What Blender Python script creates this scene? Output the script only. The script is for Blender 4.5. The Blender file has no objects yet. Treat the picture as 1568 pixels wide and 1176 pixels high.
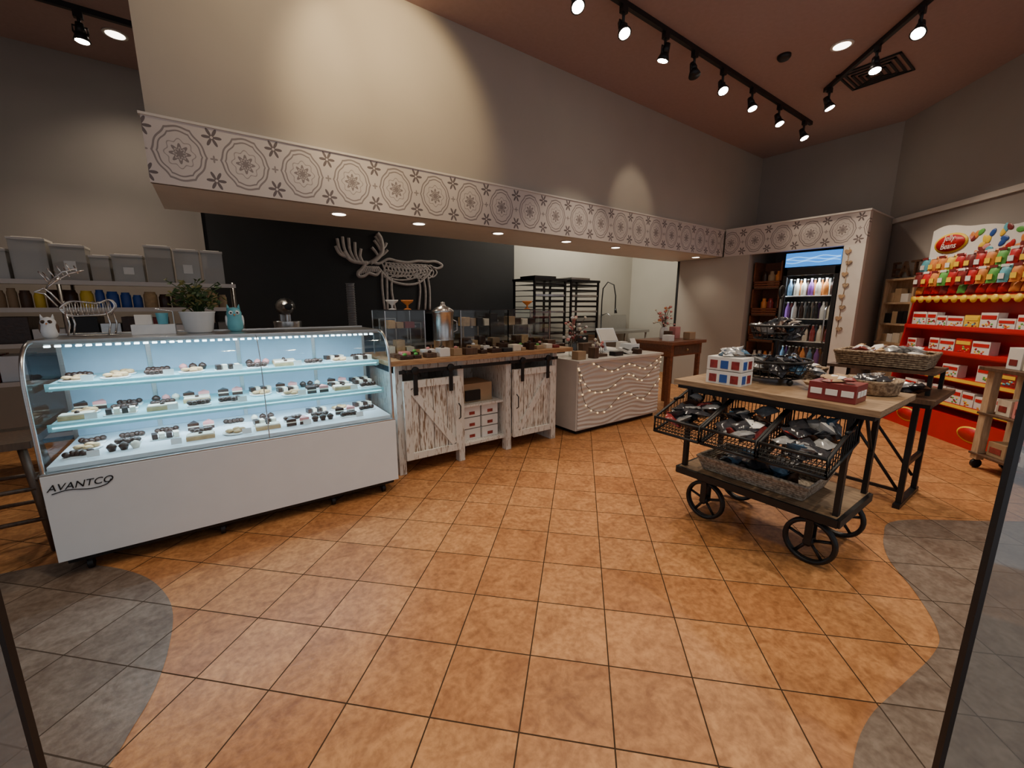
import bpy, math, random
from mathutils import Vector, Matrix, Euler
R=random.Random(7)
pi=math.pi
# ------------------------------------------------------------ materials
class NB:
    def __init__(s,n): s.n=n
    def m(s,op,a,b=None,c=None):
        nd=s.n.nodes.new('ShaderNodeMath'); nd.operation=op
        for i,v in enumerate([a,b,c]):
            if v is None: continue
            if isinstance(v,(int,float)): nd.inputs[i].default_value=v
            else: s.n.links.new(v,nd.inputs[i])
        return nd.outputs[0]
    def new(s,t,**k):
        nd=s.n.nodes.new(t)
        for a,b in k.items(): setattr(nd,a,b)
        return nd
    def link(s,a,b): s.n.links.new(a,b)
    def mix(s,f,a,b,mode='MIX'):
        nd=s.n.nodes.new('ShaderNodeMix'); nd.data_type='RGBA'; nd.blend_type=mode
        for i,v in ((0,f),(6,a),(7,b)):
            if isinstance(v,(int,float)): nd.inputs[i].default_value=v
            elif isinstance(v,tuple): nd.inputs[i].default_value=(*v[:3],1)
            else: s.n.links.new(v,nd.inputs[i])
        return nd.outputs[2]
def base(name):
    m=bpy.data.materials.new(name); m.use_nodes=True
    return m,NB(m.node_tree),m.node_tree.nodes['Principled BSDF']
def mat(name,col,rough=.5,metal=0,var=.15,scale=8,es=0,bump=0,stretch=(1,1,1),col2=None,lo=.4,hi=.6,alpha=1):
    m,n,b=base(name)
    tc=n.new('ShaderNodeTexCoord'); mp=n.new('ShaderNodeMapping'); mp.inputs['Scale'].default_value=stretch
    n.link(tc.outputs['Object'],mp.inputs[0])
    no=n.new('ShaderNodeTexNoise'); no.inputs['Scale'].default_value=scale; no.inputs['Detail'].default_value=4
    n.link(mp.outputs[0],no.inputs[0])
    if col2 is None: col2=tuple(c*(1-var) for c in col); lo,hi=.3,.7
    rp=n.new('ShaderNodeValToRGB'); rp.color_ramp.elements[0].position=lo; rp.color_ramp.elements[1].position=hi
    rp.color_ramp.elements[0].color=(*col2,1); rp.color_ramp.elements[1].color=(*col,1)
    n.link(no.outputs[0],rp.inputs[0]); n.link(rp.outputs[0],b.inputs['Base Color'])
    b.inputs['Roughness'].default_value=rough; b.inputs['Metallic'].default_value=metal
    b.inputs['Alpha'].default_value=alpha
    if es: 
        n.link(rp.outputs[0],b.inputs['Emission Color']); b.inputs['Emission Strength'].default_value=es
    if bump:
        bp=n.new('ShaderNodeBump'); bp.inputs['Strength'].default_value=bump; bp.inputs['Distance'].default_value=.01
        n.link(no.outputs[0],bp.inputs['Height']); n.link(bp.outputs[0],b.inputs['Normal'])
    return m
def glass(name,tint=(.93,.97,.97),fac=.06,body=0,bodycol=(.8,.85,.88)):
    m,n,b=base(name)
    out=[x for x in n.n.nodes if x.type=='OUTPUT_MATERIAL'][0]
    t=n.new('ShaderNodeBsdfTransparent'); t.inputs[0].default_value=(*tint,1)
    g=n.new('ShaderNodeBsdfGlossy'); g.inputs['Roughness'].default_value=.04
    lw=n.new('ShaderNodeLayerWeight'); lw.inputs[0].default_value=.25
    f=n.m('ADD',n.m('MULTIPLY',lw.outputs[0],.4),fac)
    mx=n.new('ShaderNodeMixShader'); n.link(f,mx.inputs[0]); n.link(t.outputs[0],mx.inputs[1]); n.link(g.outputs[0],mx.inputs[2])
    o=mx.outputs[0]
    if body:
        d=n.new('ShaderNodeBsdfDiffuse'); d.inputs[0].default_value=(*bodycol,1)
        m2=n.new('ShaderNodeMixShader'); m2.inputs[0].default_value=body
        n.link(o,m2.inputs[1]); n.link(d.outputs[0],m2.inputs[2]); o=m2.outputs[0]
    n.link(o,out.inputs[0])
    return m
def tile(name,c1,c2,grout,rough):
    m,n,b=base(name)
    g=n.new('ShaderNodeNewGeometry')
    def dot(v,off):
        d=n.new('ShaderNodeVectorMath',operation='DOT_PRODUCT'); n.link(g.outputs['Position'],d.inputs[0]); d.inputs[1].default_value=v
        return n.m('DIVIDE',n.m('ADD',d.outputs['Value'],-off+31.25),.3125)
    q=.70711
    U=dot((q,q,0),.1786); V=dot((-q,q,0),.1612)
    def edge(x):
        f=n.m('FRACT',x); return n.m('MINIMUM',f,n.m('SUBTRACT',1.0,f))
    d=n.m('MINIMUM',edge(U),edge(V))
    gm=n.m('LESS_THAN',d,.0085)
    cx=n.new('ShaderNodeCombineXYZ'); n.link(n.m('FLOOR',U),cx.inputs[0]); n.link(n.m('FLOOR',V),cx.inputs[1])
    wn=n.new('ShaderNodeTexWhiteNoise',noise_dimensions='3D'); n.link(cx.outputs[0],wn.inputs['Vector'])
    vo=n.new('ShaderNodeVectorMath',operation='SCALE'); n.link(wn.outputs['Color'],vo.inputs[0]); vo.inputs['Scale'].default_value=30
    va=n.new('ShaderNodeVectorMath',operation='ADD'); n.link(g.outputs['Position'],va.inputs[0]); n.link(vo.outputs[0],va.inputs[1])
    no=n.new('ShaderNodeTexNoise'); no.inputs['Scale'].default_value=9; no.inputs['Detail'].default_value=8; no.inputs['Roughness'].default_value=.66; no.inputs['Distortion'].default_value=.8
    n.link(va.outputs[0],no.inputs[0])
    no2=n.new('ShaderNodeTexNoise'); no2.inputs['Scale'].default_value=38; no2.inputs['Detail'].default_value=4
    n.link(g.outputs['Position'],no2.inputs[0])
    rp=n.new('ShaderNodeValToRGB'); rp.color_ramp.elements[0].position=.36; rp.color_ramp.elements[1].position=.62
    rp.color_ramp.elements[0].color=(.58,.50,.46,1); rp.color_ramp.elements[1].color=(1.0,1.0,1.0,1)
    n.link(no.outputs[0],rp.inputs[0])
    rp2=n.new('ShaderNodeValToRGB'); rp2.color_ramp.elements[0].position=.36; rp2.color_ramp.elements[1].position=.6
    rp2.color_ramp.elements[0].color=(.68,.63,.60,1); rp2.color_ramp.elements[1].color=(1,1,1,1)
    n.link(no2.outputs[0],rp2.inputs[0])
    c=n.mix(wn.outputs['Value'],c1,c2)
    c=n.mix(.85,c,rp.outputs[0],'MULTIPLY'); c=n.mix(.8,c,rp2.outputs[0],'MULTIPLY')
    c=n.mix(gm,c,grout)
    n.link(c,b.inputs['Base Color']); n.link(n.m('ADD',n.m('MULTIPLY',gm,.5),rough),b.inputs['Roughness'])
    n.link(n.m('SUBTRACT',.4,n.m('MULTIPLY',gm,.4)),b.inputs['Specular IOR Level'])
    bp=n.new('ShaderNodeBump'); bp.inputs['Strength'].default_value=.35; bp.inputs['Distance'].default_value=.004
    n.link(no2.outputs[0],bp.inputs['Height']); n.link(bp.outputs[0],b.inputs['Normal'])
    return m
def band(name,axis,z0=2.16,hh=.39,per=.355,ph=.066):
    m,n,b=base(name)
    g=n.new('ShaderNodeNewGeometry'); sp=n.new('ShaderNodeSeparateXYZ'); n.link(g.outputs['Position'],sp.inputs[0])
    px=n.m('SUBTRACT',n.m('FRACT',n.m('ADD',n.m('DIVIDE',n.m('ADD',sp.outputs[axis],ph),per),10.5)),.5)
    pz=n.m('SUBTRACT',n.m('DIVIDE',n.m('SUBTRACT',sp.outputs[2],z0),hh),.5)
    def pol(x,y):
        return n.m('SQRT',n.m('ADD',n.m('MULTIPLY',x,x),n.m('MULTIPLY',y,y))), n.m('ARCTAN2',y,x)
    def fr(a,b0,amp,k): return n.m('ADD',b0,n.m('MULTIPLY',n.m('COSINE',n.m('MULTIPLY',a,k)),amp))
    def flower(r,a,b0,amp,k): return n.m('LESS_THAN',r,fr(a,b0,amp,k))
    def ring(r,a,b0,amp,k,w): return n.m('LESS_THAN',n.m('ABSOLUTE',n.m('SUBTRACT',r,fr(a,b0,amp,k))),w)
    r,a=pol(px,pz)
    x2=n.m('SUBTRACT',n.m('ABSOLUTE',px),.5); z2=n.m('SUBTRACT',n.m('ABSOLUTE',pz),.34)
    r2,a2=pol(x2,z2)
    A=n.m('MULTIPLY',flower(r,a,.125,.035,8.),.8)
    A=n.m('SUBTRACT',A,n.m('MULTIPLY',ring(r,a,.075,.02,8.,.010),.6))
    Bq=n.m('SUBTRACT',flower(r2,a2,.095,.06,6.),n.m('LESS_THAN',r2,.022))
    ax=n.m('ABSOLUTE',px); az=n.m('ABSOLUTE',pz)
    hx=n.m('MAXIMUM',n.m('MULTIPLY',az,.92),n.m('ADD',n.m('MULTIPLY',ax,.87),n.m('MULTIPLY',az,.5)))
    hx=n.m('ADD',hx,n.m('MULTIPLY',n.m('COSINE',n.m('MULTIPLY',a,6.)),.018))
    def hl(v,w): return n.m('LESS_THAN',n.m('ABSOLUTE',n.m('SUBTRACT',hx,v)),w)
    C=n.m('MULTIPLY',n.m('MAXIMUM',hl(.36,.014),hl(.30,.011)),.75)
    D=n.m('MULTIPLY',ring(r,a,.205,.022,8.,.009),.55)
    x3=n.m('SUBTRACT',ax,.5); r3,a3=pol(x3,pz)
    E=n.m('MULTIPLY',flower(r3,a3,.04,.02,4.),.7)
    mk=n.m('MAXIMUM',n.m('MAXIMUM',A,Bq),n.m('MAXIMUM',n.m('MAXIMUM',C,D),E))
    mk=n.m('MULTIPLY',n.m('MAXIMUM',mk,0.),.95)
    c=n.mix(mk,(.60,.55,.525),(.12,.095,.10))
    n.link(c,b.inputs['Base Color']); b.inputs['Roughness'].default_value=.5
    return m
def emit(name,col,st):
    m,n,b=base(name)
    b.inputs['Base Color'].default_value=(*col,1)
    b.inputs['Emission Color'].default_value=(*col,1); b.inputs['Emission Strength'].default_value=st
    return m
M_floor=tile('terracotta_tile',(.64,.315,.125),(.53,.235,.085),(.06,.038,.025),.45)
M_grey=tile('grey_tile',(.27,.212,.17),(.225,.175,.14),(.07,.052,.04),.45)
M_wall=mat('greige_paint',(.42,.38,.335),.75,var=.05,scale=3,bump=.05)
M_wallD=mat('taupe_paint',(.31,.28,.262),.8,var=.05,scale=3,bump=.05)
M_kit=mat('kitchen_paint',(.42,.40,.35),.7,var=.05,scale=3)
M_ceil=mat('mauve_ceiling_paint',(.37,.255,.24),.85,var=.08,scale=25,bump=.1)
M_black=mat('chalkboard_black',(.009,.009,.011),.6,var=.3,scale=4)
M_white=mat('white_enamel',(.76,.81,.86),.3,var=.03)
M_offw=mat('off_white_paint',(.66,.63,.59),.5,var=.06)
M_blk=mat('black_steel',(.018,.018,.02),.42,metal=.3,var=.3)
M_pl=mat('black_plastic',(.02,.02,.022),.35,var=.2)
M_steel=mat('brushed_steel',(.6,.6,.6),.28,metal=1,var=.15,scale=20,stretch=(1,1,10))
M_chrome=mat('silver_wire',(.8,.8,.8),.2,metal=1,var=.05)
M_wood=mat('counter_oak',(.50,.30,.15),.45,scale=6,stretch=(1.5,14,14),col2=(.30,.16,.07),lo=.3,hi=.7)
M_woodY=mat('cart_oak',(.40,.27,.16),.5,scale=6,stretch=(14,1.5,14),col2=(.20,.125,.07),lo=.3,hi=.7)
M_woodR=mat('cherry_wood',(.24,.085,.04),.4,scale=6,stretch=(2,12,12),col2=(.13,.045,.02),lo=.3,hi=.7)
M_woodD=mat('dark_brown_wood',(.13,.07,.04),.5,scale=6,stretch=(10,10,1.5),col2=(.06,.03,.018),lo=.3,hi=.7)
M_pine=mat('pale_pine',(.55,.40,.26),.55,scale=6,stretch=(10,10,1.5),col2=(.38,.26,.16),lo=.3,hi=.7)
M_barn=mat('distressed_white_wood',(.72,.70,.65),.7,scale=18,stretch=(6,6,.55),col2=(.25,.17,.11),lo=.40,hi=.50,bump=.25)
M_barn2=mat('whitewashed_wood',(.70,.68,.64),.7,scale=12,stretch=(6,6,1.0),col2=(.34,.27,.21),lo=.34,hi=.45,bump=.2)
M_wick=mat('wicker',(.42,.31,.20),.7,scale=60,col2=(.16,.10,.06),lo=.4,hi=.6,bump=.6)
M_wickG=mat('natural_seagrass',(.50,.42,.33),.7,scale=60,col2=(.24,.19,.14),lo=.4,hi=.6,bump=.6)
M_glass=glass('clear_glass')
M_glassC=glass('case_glass',(.90,.96,.965),.03)
M_store=glass('storefront_glass',(.86,.89,.9),.04,.12,(.5,.53,.53))  # grey diffuse share paints a reflection haze onto the pane
M_cont=glass('clear_plastic',(.85,.85,.83),.08,.45,(.55,.52,.48))
M_shelfg=glass('lit_shelf_glass',(.75,.93,.95),.04,.5,(.50,.80,.84))
M_led=emit('led_strip',(.8,.93,1.0),7)
M_lamp=emit('lamp_lens',(1,.88,.7),45)
M_can=emit('downlight_lens',(1,.9,.75),9)
M_header=emit('cooler_header_light',(.04,.25,.75),1.3)
M_red=mat('display_red',(.56,.012,.018),.4,var=.1)
M_yel=mat('yellow_strip',(.9,.60,.05),.45,var=.1)
M_line=mat('white_chalk_paint',(.60,.53,.50),.7,var=.3,scale=20)
M_mid=mat('brass_trim',(.5,.38,.2),.4,metal=.6)
def C(n,c,r=.45,**k): return mat(n,c,r,**k)
M_choc=C('chocolate',(.055,.022,.012),.35,var=.4,scale=40,bump=.3)
M_cook=C('cookie_dough',(.62,.40,.2),.7,var=.3,scale=30,bump=.3)
M_cream=C('vanilla_cream',(.8,.72,.58),.6,var=.15,scale=30)
M_pink=C('pink_icing',(.75,.3,.28),.5)
M_paper=C('white_card',(.78,.77,.75),.6,var=.06)
M_green=C('leaf_green',(.05,.11,.035),.5,var=.5,scale=30)
M_green2=C('leaf_olive',(.22,.22,.07),.5,var=.4,scale=30)
M_blue=C('blue_label',(.03,.1,.4),.4)
M_teal=C('teal_glaze',(.15,.5,.62),.3)
M_orng=C('orange_glaze',(.75,.25,.05),.5)
M_grn=C('bright_green',(.12,.45,.08),.5)
M_purp=C('purple_wrap',(.2,.06,.3),.4)
M_kraft=C('kraft_card',(.42,.28,.16),.7)
M_foil=C('cellophane_silver',(.55,.57,.6),.18,metal=.4,var=.5,scale=30)
M_cell=C('cellophane_dark',(.05,.05,.06),.15,var=.5,scale=30)
M_cellr=C('cellophane_red',(.35,.05,.05),.2,var=.5,scale=30)
M_cellb=C('cellophane_blue',(.12,.24,.38),.18,var=.5,scale=30)
M_maroon=C('maroon_card',(.22,.03,.03),.4)
CANDY=[M_cell,M_cell,M_foil,M_cell,M_cellb,M_cellr,M_paper,M_choc,M_foil,M_foil]
# ------------------------------------------------------------ builder
class B:
    def __init__(s,name,T=None): s.name=name; s.v=[];s.f=[];s.mi=[];s.sm=[];s.mats=[];s.T=T
    def add(s,vs,fs,m,M=None,smooth=False):
        o=len(s.v)
        if M is not None: vs=[M@Vector(p) for p in vs]
        if s.T is not None: vs=[s.T@Vector(p) for p in vs]
        s.v+=[tuple(p) for p in vs]
        if m not in s.mats: s.mats.append(m)
        k=s.mats.index(m)
        for f in fs: s.f.append([i+o for i in f]); s.mi.append(k); s.sm.append(smooth)
    def box(s,x0,x1,y0,y1,z0,z1,m,M=None):
        vs=[(x,y,z) for z in (z0,z1) for x,y in ((x0,y0),(x1,y0),(x1,y1),(x0,y1))]
        s.add(vs,[(3,2,1,0),(4,5,6,7),(0,1,5,4),(1,2,6,5),(2,3,7,6),(3,0,4,7)],m,M)
    def bc(s,c,sz,m,rot=(0,0,0)):
        M=Matrix.Translation(c)@Euler(rot).to_matrix().to_4x4(); a,b,d=[q/2 for q in sz]
        s.box(-a,a,-b,b,-d,d,m,M)
    def lathe(s,c,prof,m,seg=20,rot=(0,0,0),sc=(1,1,1),M=None,a0=0,cap=True):
        if M is None: M=Matrix.Translation(c)@Euler(rot).to_matrix().to_4x4()@Matrix.Diagonal((*sc,1))
        vs=[];fs=[]
        for r,z in prof:
            for i in range(seg):
                a=2*pi*i/seg+a0; vs.append((r*math.cos(a),r*math.sin(a),z))
        for j in range(len(prof)-1):
            for i in range(seg):
                k=(i+1)%seg; fs.append((j*seg+i,j*seg+k,(j+1)*seg+k,(j+1)*seg+i))
        if cap:
            if prof[0][0]>1e-4: fs.append(tuple(reversed(range(seg))))
            if prof[-1][0]>1e-4: fs.append(tuple((len(prof)-1)*seg+i for i in range(seg)))
        s.add(vs,fs,m,M,seg>4)
    def cyl(s,a,b,r,m,r2=None,seg=12):
        a=Vector(a);b=Vector(b);d=b-a
        M=Matrix.Translation(a)@d.to_track_quat('Z','Y').to_matrix().to_4x4()
        s.lathe(None,[(r,0),(r if r2 is None else r2,d.length)],m,seg,M=M)
    def sph(s,c,r,m,sc=(1,1,1),rot=(0,0,0),seg=12,rings=7):
        pr=[(max(r*math.sin(pi*i/rings),1e-5),-r*math.cos(pi*i/rings)) for i in range(rings+1)]
        s.lathe(c,pr,m,seg,rot,sc,cap=False)
    def tube(s,pts,r,m,seg=6,closed=False):
        P=[Vector(p) for p in pts]; n=len(P); vs=[];fs=[]; up=None
        for i in range(n):
            if closed: t=P[(i+1)%n]-P[i-1]
            else: t=P[min(i+1,n-1)]-P[max(i-1,0)]
            if t.length<1e-9: t=Vector((0,0,1))
            t.normalize()
            if up is None:
                up=Vector((0,0,1)) if abs(t.z)<.9 else Vector((1,0,0))
            u=up-t*up.dot(t)
            if u.length<1e-4: u=t.orthogonal()
            u.normalize(); w=t.cross(u); up=u
            rr=r[i] if isinstance(r,(list,tuple)) else r
            for k in range(seg):
                a=2*pi*k/seg; vs.append(P[i]+(u*math.cos(a)+w*math.sin(a))*rr)
        for i in range(n if closed else n-1):
            j=(i+1)%n
            for k in range(seg):
                l=(k+1)%seg; fs.append((i*seg+k,i*seg+l,j*seg+l,j*seg+k))
        if not closed: fs.append(tuple(reversed(range(seg)))); fs.append(tuple((n-1)*seg+k for k in range(seg)))
        s.add(vs,fs,m,None,seg>4)
    def prism(s,poly,a0,a1,m,axis='x',M=None,smooth=False):
        n=len(poly)
        def p(t,q):
            return (t,q[0],q[1]) if axis=='x' else ((q[0],t,q[1]) if axis=='y' else (q[0],q[1],t))
        vs=[p(a0,q) for q in poly]+[p(a1,q) for q in poly]
        fs=[tuple(range(n)),tuple(range(2*n-1,n-1,-1))]+[(i,(i+1)%n,(i+1)%n+n,i+n) for i in range(n)]
        s.add(vs,fs,m,M)
    def pillow(s,c,w,l,h,m,rot=(0,0,0),jit=.15):
        M=Matrix.Translation(c)@Euler(rot).to_matrix().to_4x4(); N=5; vs=[];fs=[]
        for sg in (1,-1):
            for i in range(N+1):
                for j in range(N+1):
                    u=-1+2*i/N; v=-1+2*j/N
                    hh=h*.5*((1-u**4)*(1-v*v))**.6*(1+R.uniform(-jit,jit)*2)
                    vs.append((u*w/2*(1-.08*(1-abs(v))),v*l/2,sg*hh))
        K=(N+1)**2
        for i in range(N):
            for j in range(N):
                a=i*(N+1)+j; b=a+N+1
                fs.append((a,b,b+1,a+1)); fs.append((K+a,K+a+1,K+b+1,K+b))
        s.add(vs,fs,m,M,True)
    def done(s,bevel=0,parent=None):
        xs=[v[0] for v in s.v];ys=[v[1] for v in s.v];zs=[v[2] for v in s.v]
        o=Vector(((min(xs)+max(xs))/2,(min(ys)+max(ys))/2,min(zs)))
        me=bpy.data.meshes.new(s.name); me.from_pydata([Vector(v)-o for v in s.v],[],s.f)
        for m in s.mats: me.materials.append(m)
        me.polygons.foreach_set('material_index',s.mi); me.polygons.foreach_set('use_smooth',s.sm)
        import bmesh
        bm=bmesh.new(); bm.from_mesh(me)
        if s.name not in ('floor','floor_inlay'): bmesh.ops.recalc_face_normals(bm,faces=bm.faces)
        bm.to_mesh(me); bm.free(); me.update()
        ob=bpy.data.objects.new(s.name,me); ob.location=o; bpy.context.collection.objects.link(ob)
        if parent is not None: ob.parent=parent; ob.location=o-parent.location
        if bevel:
            md=ob.modifiers.new('bevel','BEVEL'); md.width=bevel; md.segments=2; md.limit_method='ANGLE'; md.angle_limit=math.radians(40)
        return ob
def text(parent,name,body,loc,rot,size,m,ext=.002,shear=0):
    cu=bpy.data.curves.new(name,'FONT'); cu.body=body; cu.size=size; cu.extrude=ext; cu.align_x='CENTER'; cu.align_y='CENTER'; cu.shear=shear
    cu.materials.append(m); ob=bpy.data.objects.new(name,cu); bpy.context.collection.objects.link(ob)
    ob.parent=parent; ob.location=Vector(loc)-parent.location; ob.rotation_euler=rot
    return ob
# ------------------------------------------------------------ room shell
ZC=3.8
b=B('floor'); b.add([(-3.5,-2.2,0),(8.6,-2.2,0),(8.6,6.3,0),(-3.5,6.3,0)],[(0,1,2,3)],M_floor); b.done()
b=B('floor_inlay')
def poly(pts,z):
    A=sum(pts[i][0]*pts[(i+1)%len(pts)][1]-pts[(i+1)%len(pts)][0]*pts[i][1] for i in range(len(pts)))
    if A<0: pts=list(reversed(pts))
    b.add([(x,y,z) for x,y in pts],[tuple(range(len(pts)))],M_grey)
def smoothc(pts,n=5):
    out=[]
    for i in range(len(pts)-1):
        p0=Vector(pts[max(i-1,0)]);p1=Vector(pts[i]);p2=Vector(pts[i+1]);p3=Vector(pts[min(i+2,len(pts)-1)])
        for k in range(n):
            t=k/n
            q=.5*((2*p1)+(p2-p0)*t+(2*p0-5*p1+4*p2-p3)*t*t+(3*p1-p0-3*p2+p3)*t**3); out.append((q.x,q.y))
    out.append(tuple(pts[-1])); return out
poly(smoothc([(-2.6,3.3),(-.95,3.15),(-.669,2.965),(-.469,2.727),(-.358,2.492),(-.306,2.264),(-.307,1.997),(-.334,1.803),(-.38,1.662),(-.42,1.554),(-.6,1.2)])+[(-3.4,1.0),(-3.4,3.3)],.002)
poly(smoothc([(5.0,-.55),(4.037,.177),(3.538,.544),(3.225,.546),(2.94,.462),(2.69,.309),(2.43,.186),(2.249,.168),(1.943,.206),(1.685,.238),(1.446,.218),(1.1,.12)])+[(.9,-1.6),(5.0,-1.6)],.002)
b.done()
b=B('ceiling'); b.box(-3.5,8.6,-1.2,6.3,ZC,ZC+.1,M_ceil); b.done()
b=B('wall_back'); b.box(-3.5,0,6.15,6.3,0,ZC,M_wallD); b.box(0,4.45,6.15,6.3,0,ZC,M_black); b.box(4.45,7.85,6.15,6.3,0,ZC,M_kit)
b.box(-.04,0,6.1,6.15,0,ZC,M_wallD); b.done()
b=B('wall_left'); b.box(-2.75,-2.6,2.2,6.15,0,ZC,M_wallD); b.done()
b=B('wall_right'); b.box(7.7,7.85,1.83,4.44,0,ZC,M_wallD); b.box(7.7,7.85,4.44,6.15,0,ZC,M_kit); b.done()
b=B('wall_diagonal')
b.prism([(7.7,1.83),(4.7,-1.17),(4.8,-1.27),(7.85,1.78)],0,ZC,M_wallD,'z'); b.done()
b=B('trim_ledge'); b.prism([(7.64,1.765),(5.0,-.875),(4.98,-.85),(7.615,1.79)],2.49,2.55,M_offw,'z'); b.done()
b=B('wall_soffit')
b.box(-.21,7.7,3.585,4.44,2.17,ZC,M_wall)
b.box(-.23,6.64,3.57,4.44,2.16,2.172,M_offw); b.done()  # underside in a lighter colour, standing in for bounced light
b=B('trim_soffit_band'); b.box(-.235,6.64,3.555,3.585,2.16,2.55,band('tile_band_long',0)); b.box(-.245,6.645,3.545,3.59,2.545,2.56,M_offw); b.done()
b=B('wall_cooler_surround')
b.box(6.66,6.75,1.77,1.99,0,2.16,M_offw); b.box(6.66,6.75,3.15,3.55,0,2.16,M_wall); b.box(6.66,6.75,3.55,4.3,0,2.155,M_wall)
bm_=band('tile_band_short',1,ph=.1)
b.box(6.66,6.75,1.77,3.54,2.16,2.55,bm_)
b.box(6.75,7.62,1.77,1.81,0,2.55,M_wall); b.box(6.65,7.69,1.76,3.54,2.55,2.57,M_offw)
b.box(6.75,7.69,3.17,3.21,0,2.5,M_wall); b.box(7.6,7.68,1.83,3.17,0,2.5,M_wallD)
b.box(6.655,6.75,4.3,4.34,0,2.155,M_black); surround=b.done()
b=B('baseboard_back'); b.box(-2.6,7.7,6.13,6.15,0,.1,M_blk); b.done()
for nm,p,q in (('window_storefront_left',(-.335,.955),(-1.75,1.96)),('window_storefront_right',(1.01,.04),(2.4,-.95))):
    b=B(nm); d=Vector((q[0]-p[0],q[1]-p[1],0)); a=math.atan2(d.y,d.x); M=Matrix.Translation((p[0],p[1],0))@Matrix.Rotation(a,4,'Z')
    b.box(-.005,.005,-.005,.005,0,2.6,M_blk,M); b.box(.005,d.length,-.004,.004,.05,2.55,M_store,M); b.box(.006,d.length,-.02,.02,0,.05,M_blk,M); b.box(.006,d.length,-.02,.02,2.55,2.6,M_blk,M)
    b.done()
# ------------------------------------------------------------ moose art on black wall
b=B('moose_wall_art')
Y=6.142
def ln(pts,r=.016,n=5): b.tube([(x,Y,z) for x,z in smoothc(pts,n)],r,M_line,5)
ln([(1.86,2.0),(1.74,2.0),(1.62,2.03),(1.55,2.14)],.03)
for (xa,za),(xm,zm),(xe,ze) in (((1.60,2.04),(1.50,2.14),(1.47,2.30)),((1.64,2.03),(1.56,2.16),(1.54,2.33)),((1.69,2.02),(1.63,2.15),(1.62,2.32)),((1.74,2.01),(1.70,2.12),(1.70,2.27)),((1.79,2.01),(1.76,2.09),(1.78,2.19)),((1.58,2.06),(1.49,2.1),(1.44,2.2))):
    ln([(xa,za),(xm,zm),(xe,ze)],.022)
ln([(1.9,2.0),(2.0,2.07),(2.08,2.18),(2.07,2.34),(2.02,2.42)],.034)
for (xa,za),(xe,ze) in (((2.02,2.10),(1.93,2.22)),((2.06,2.18),(1.97,2.32)),((2.04,2.10),(2.16,2.2)),((2.08,2.2),(1.99,2.38)),((2.08,2.2),(2.15,2.3))): ln([(xa,za),((xa+xe)/2+.01,(za+ze)/2),(xe,ze)],.022)
ln([(1.93,2.02),(1.84,1.99),(1.77,1.91),(1.72,1.86),(1.73,1.81),(1.80,1.82),(1.87,1.86),(1.97,1.84),(2.03,1.90)],.024)
for k in range(8): ln([(1.75+.03*k,1.84+.01*k),(1.80+.03*k,1.95),(1.84+.028*k,1.88)],.016)
ln([(1.93,2.02),(2.02,2.0),(2.16,2.07),(2.3,2.05),(2.46,2.04),(2.62,2.07),(2.78,2.07),(2.92,2.08),(3.03,2.03),(2.95,1.98),(2.86,1.99)],.022)
ln([(2.03,1.92),(2.1,1.84),(2.2,1.76),(2.36,1.72),(2.52,1.72),(2.64,1.76),(2.74,1.84),(2.84,1.95)],.02)
rr=random.Random(3)
for k in range(13):
    x=2.06+.056*k; ln([(x,2.03),(x+.10,1.80+.05*rr.random()),(x+.2,1.92),(x+.08,2.02),(x+.02,1.86)],.013)
for k in range(4): ln([(2.08,1.82+.05*k),(2.3,1.78+.06*k),(2.5,1.8+.05*k),(2.74,1.88+.04*k)],.013)
for pts in ([(2.06,1.88),(2.05,1.65),(2.07,1.34)],[(2.13,1.86),(2.12,1.62),(2.11,1.34)],[(2.2,1.8),(2.19,1.6),(2.23,1.34)],[(2.62,1.8),(2.64,1.64),(2.60,1.34)],[(2.70,1.84),(2.73,1.62),(2.71,1.34)],[(2.77,1.88),(2.80,1.64),(2.79,1.34)]): ln(pts,.018)
b.done()
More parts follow.
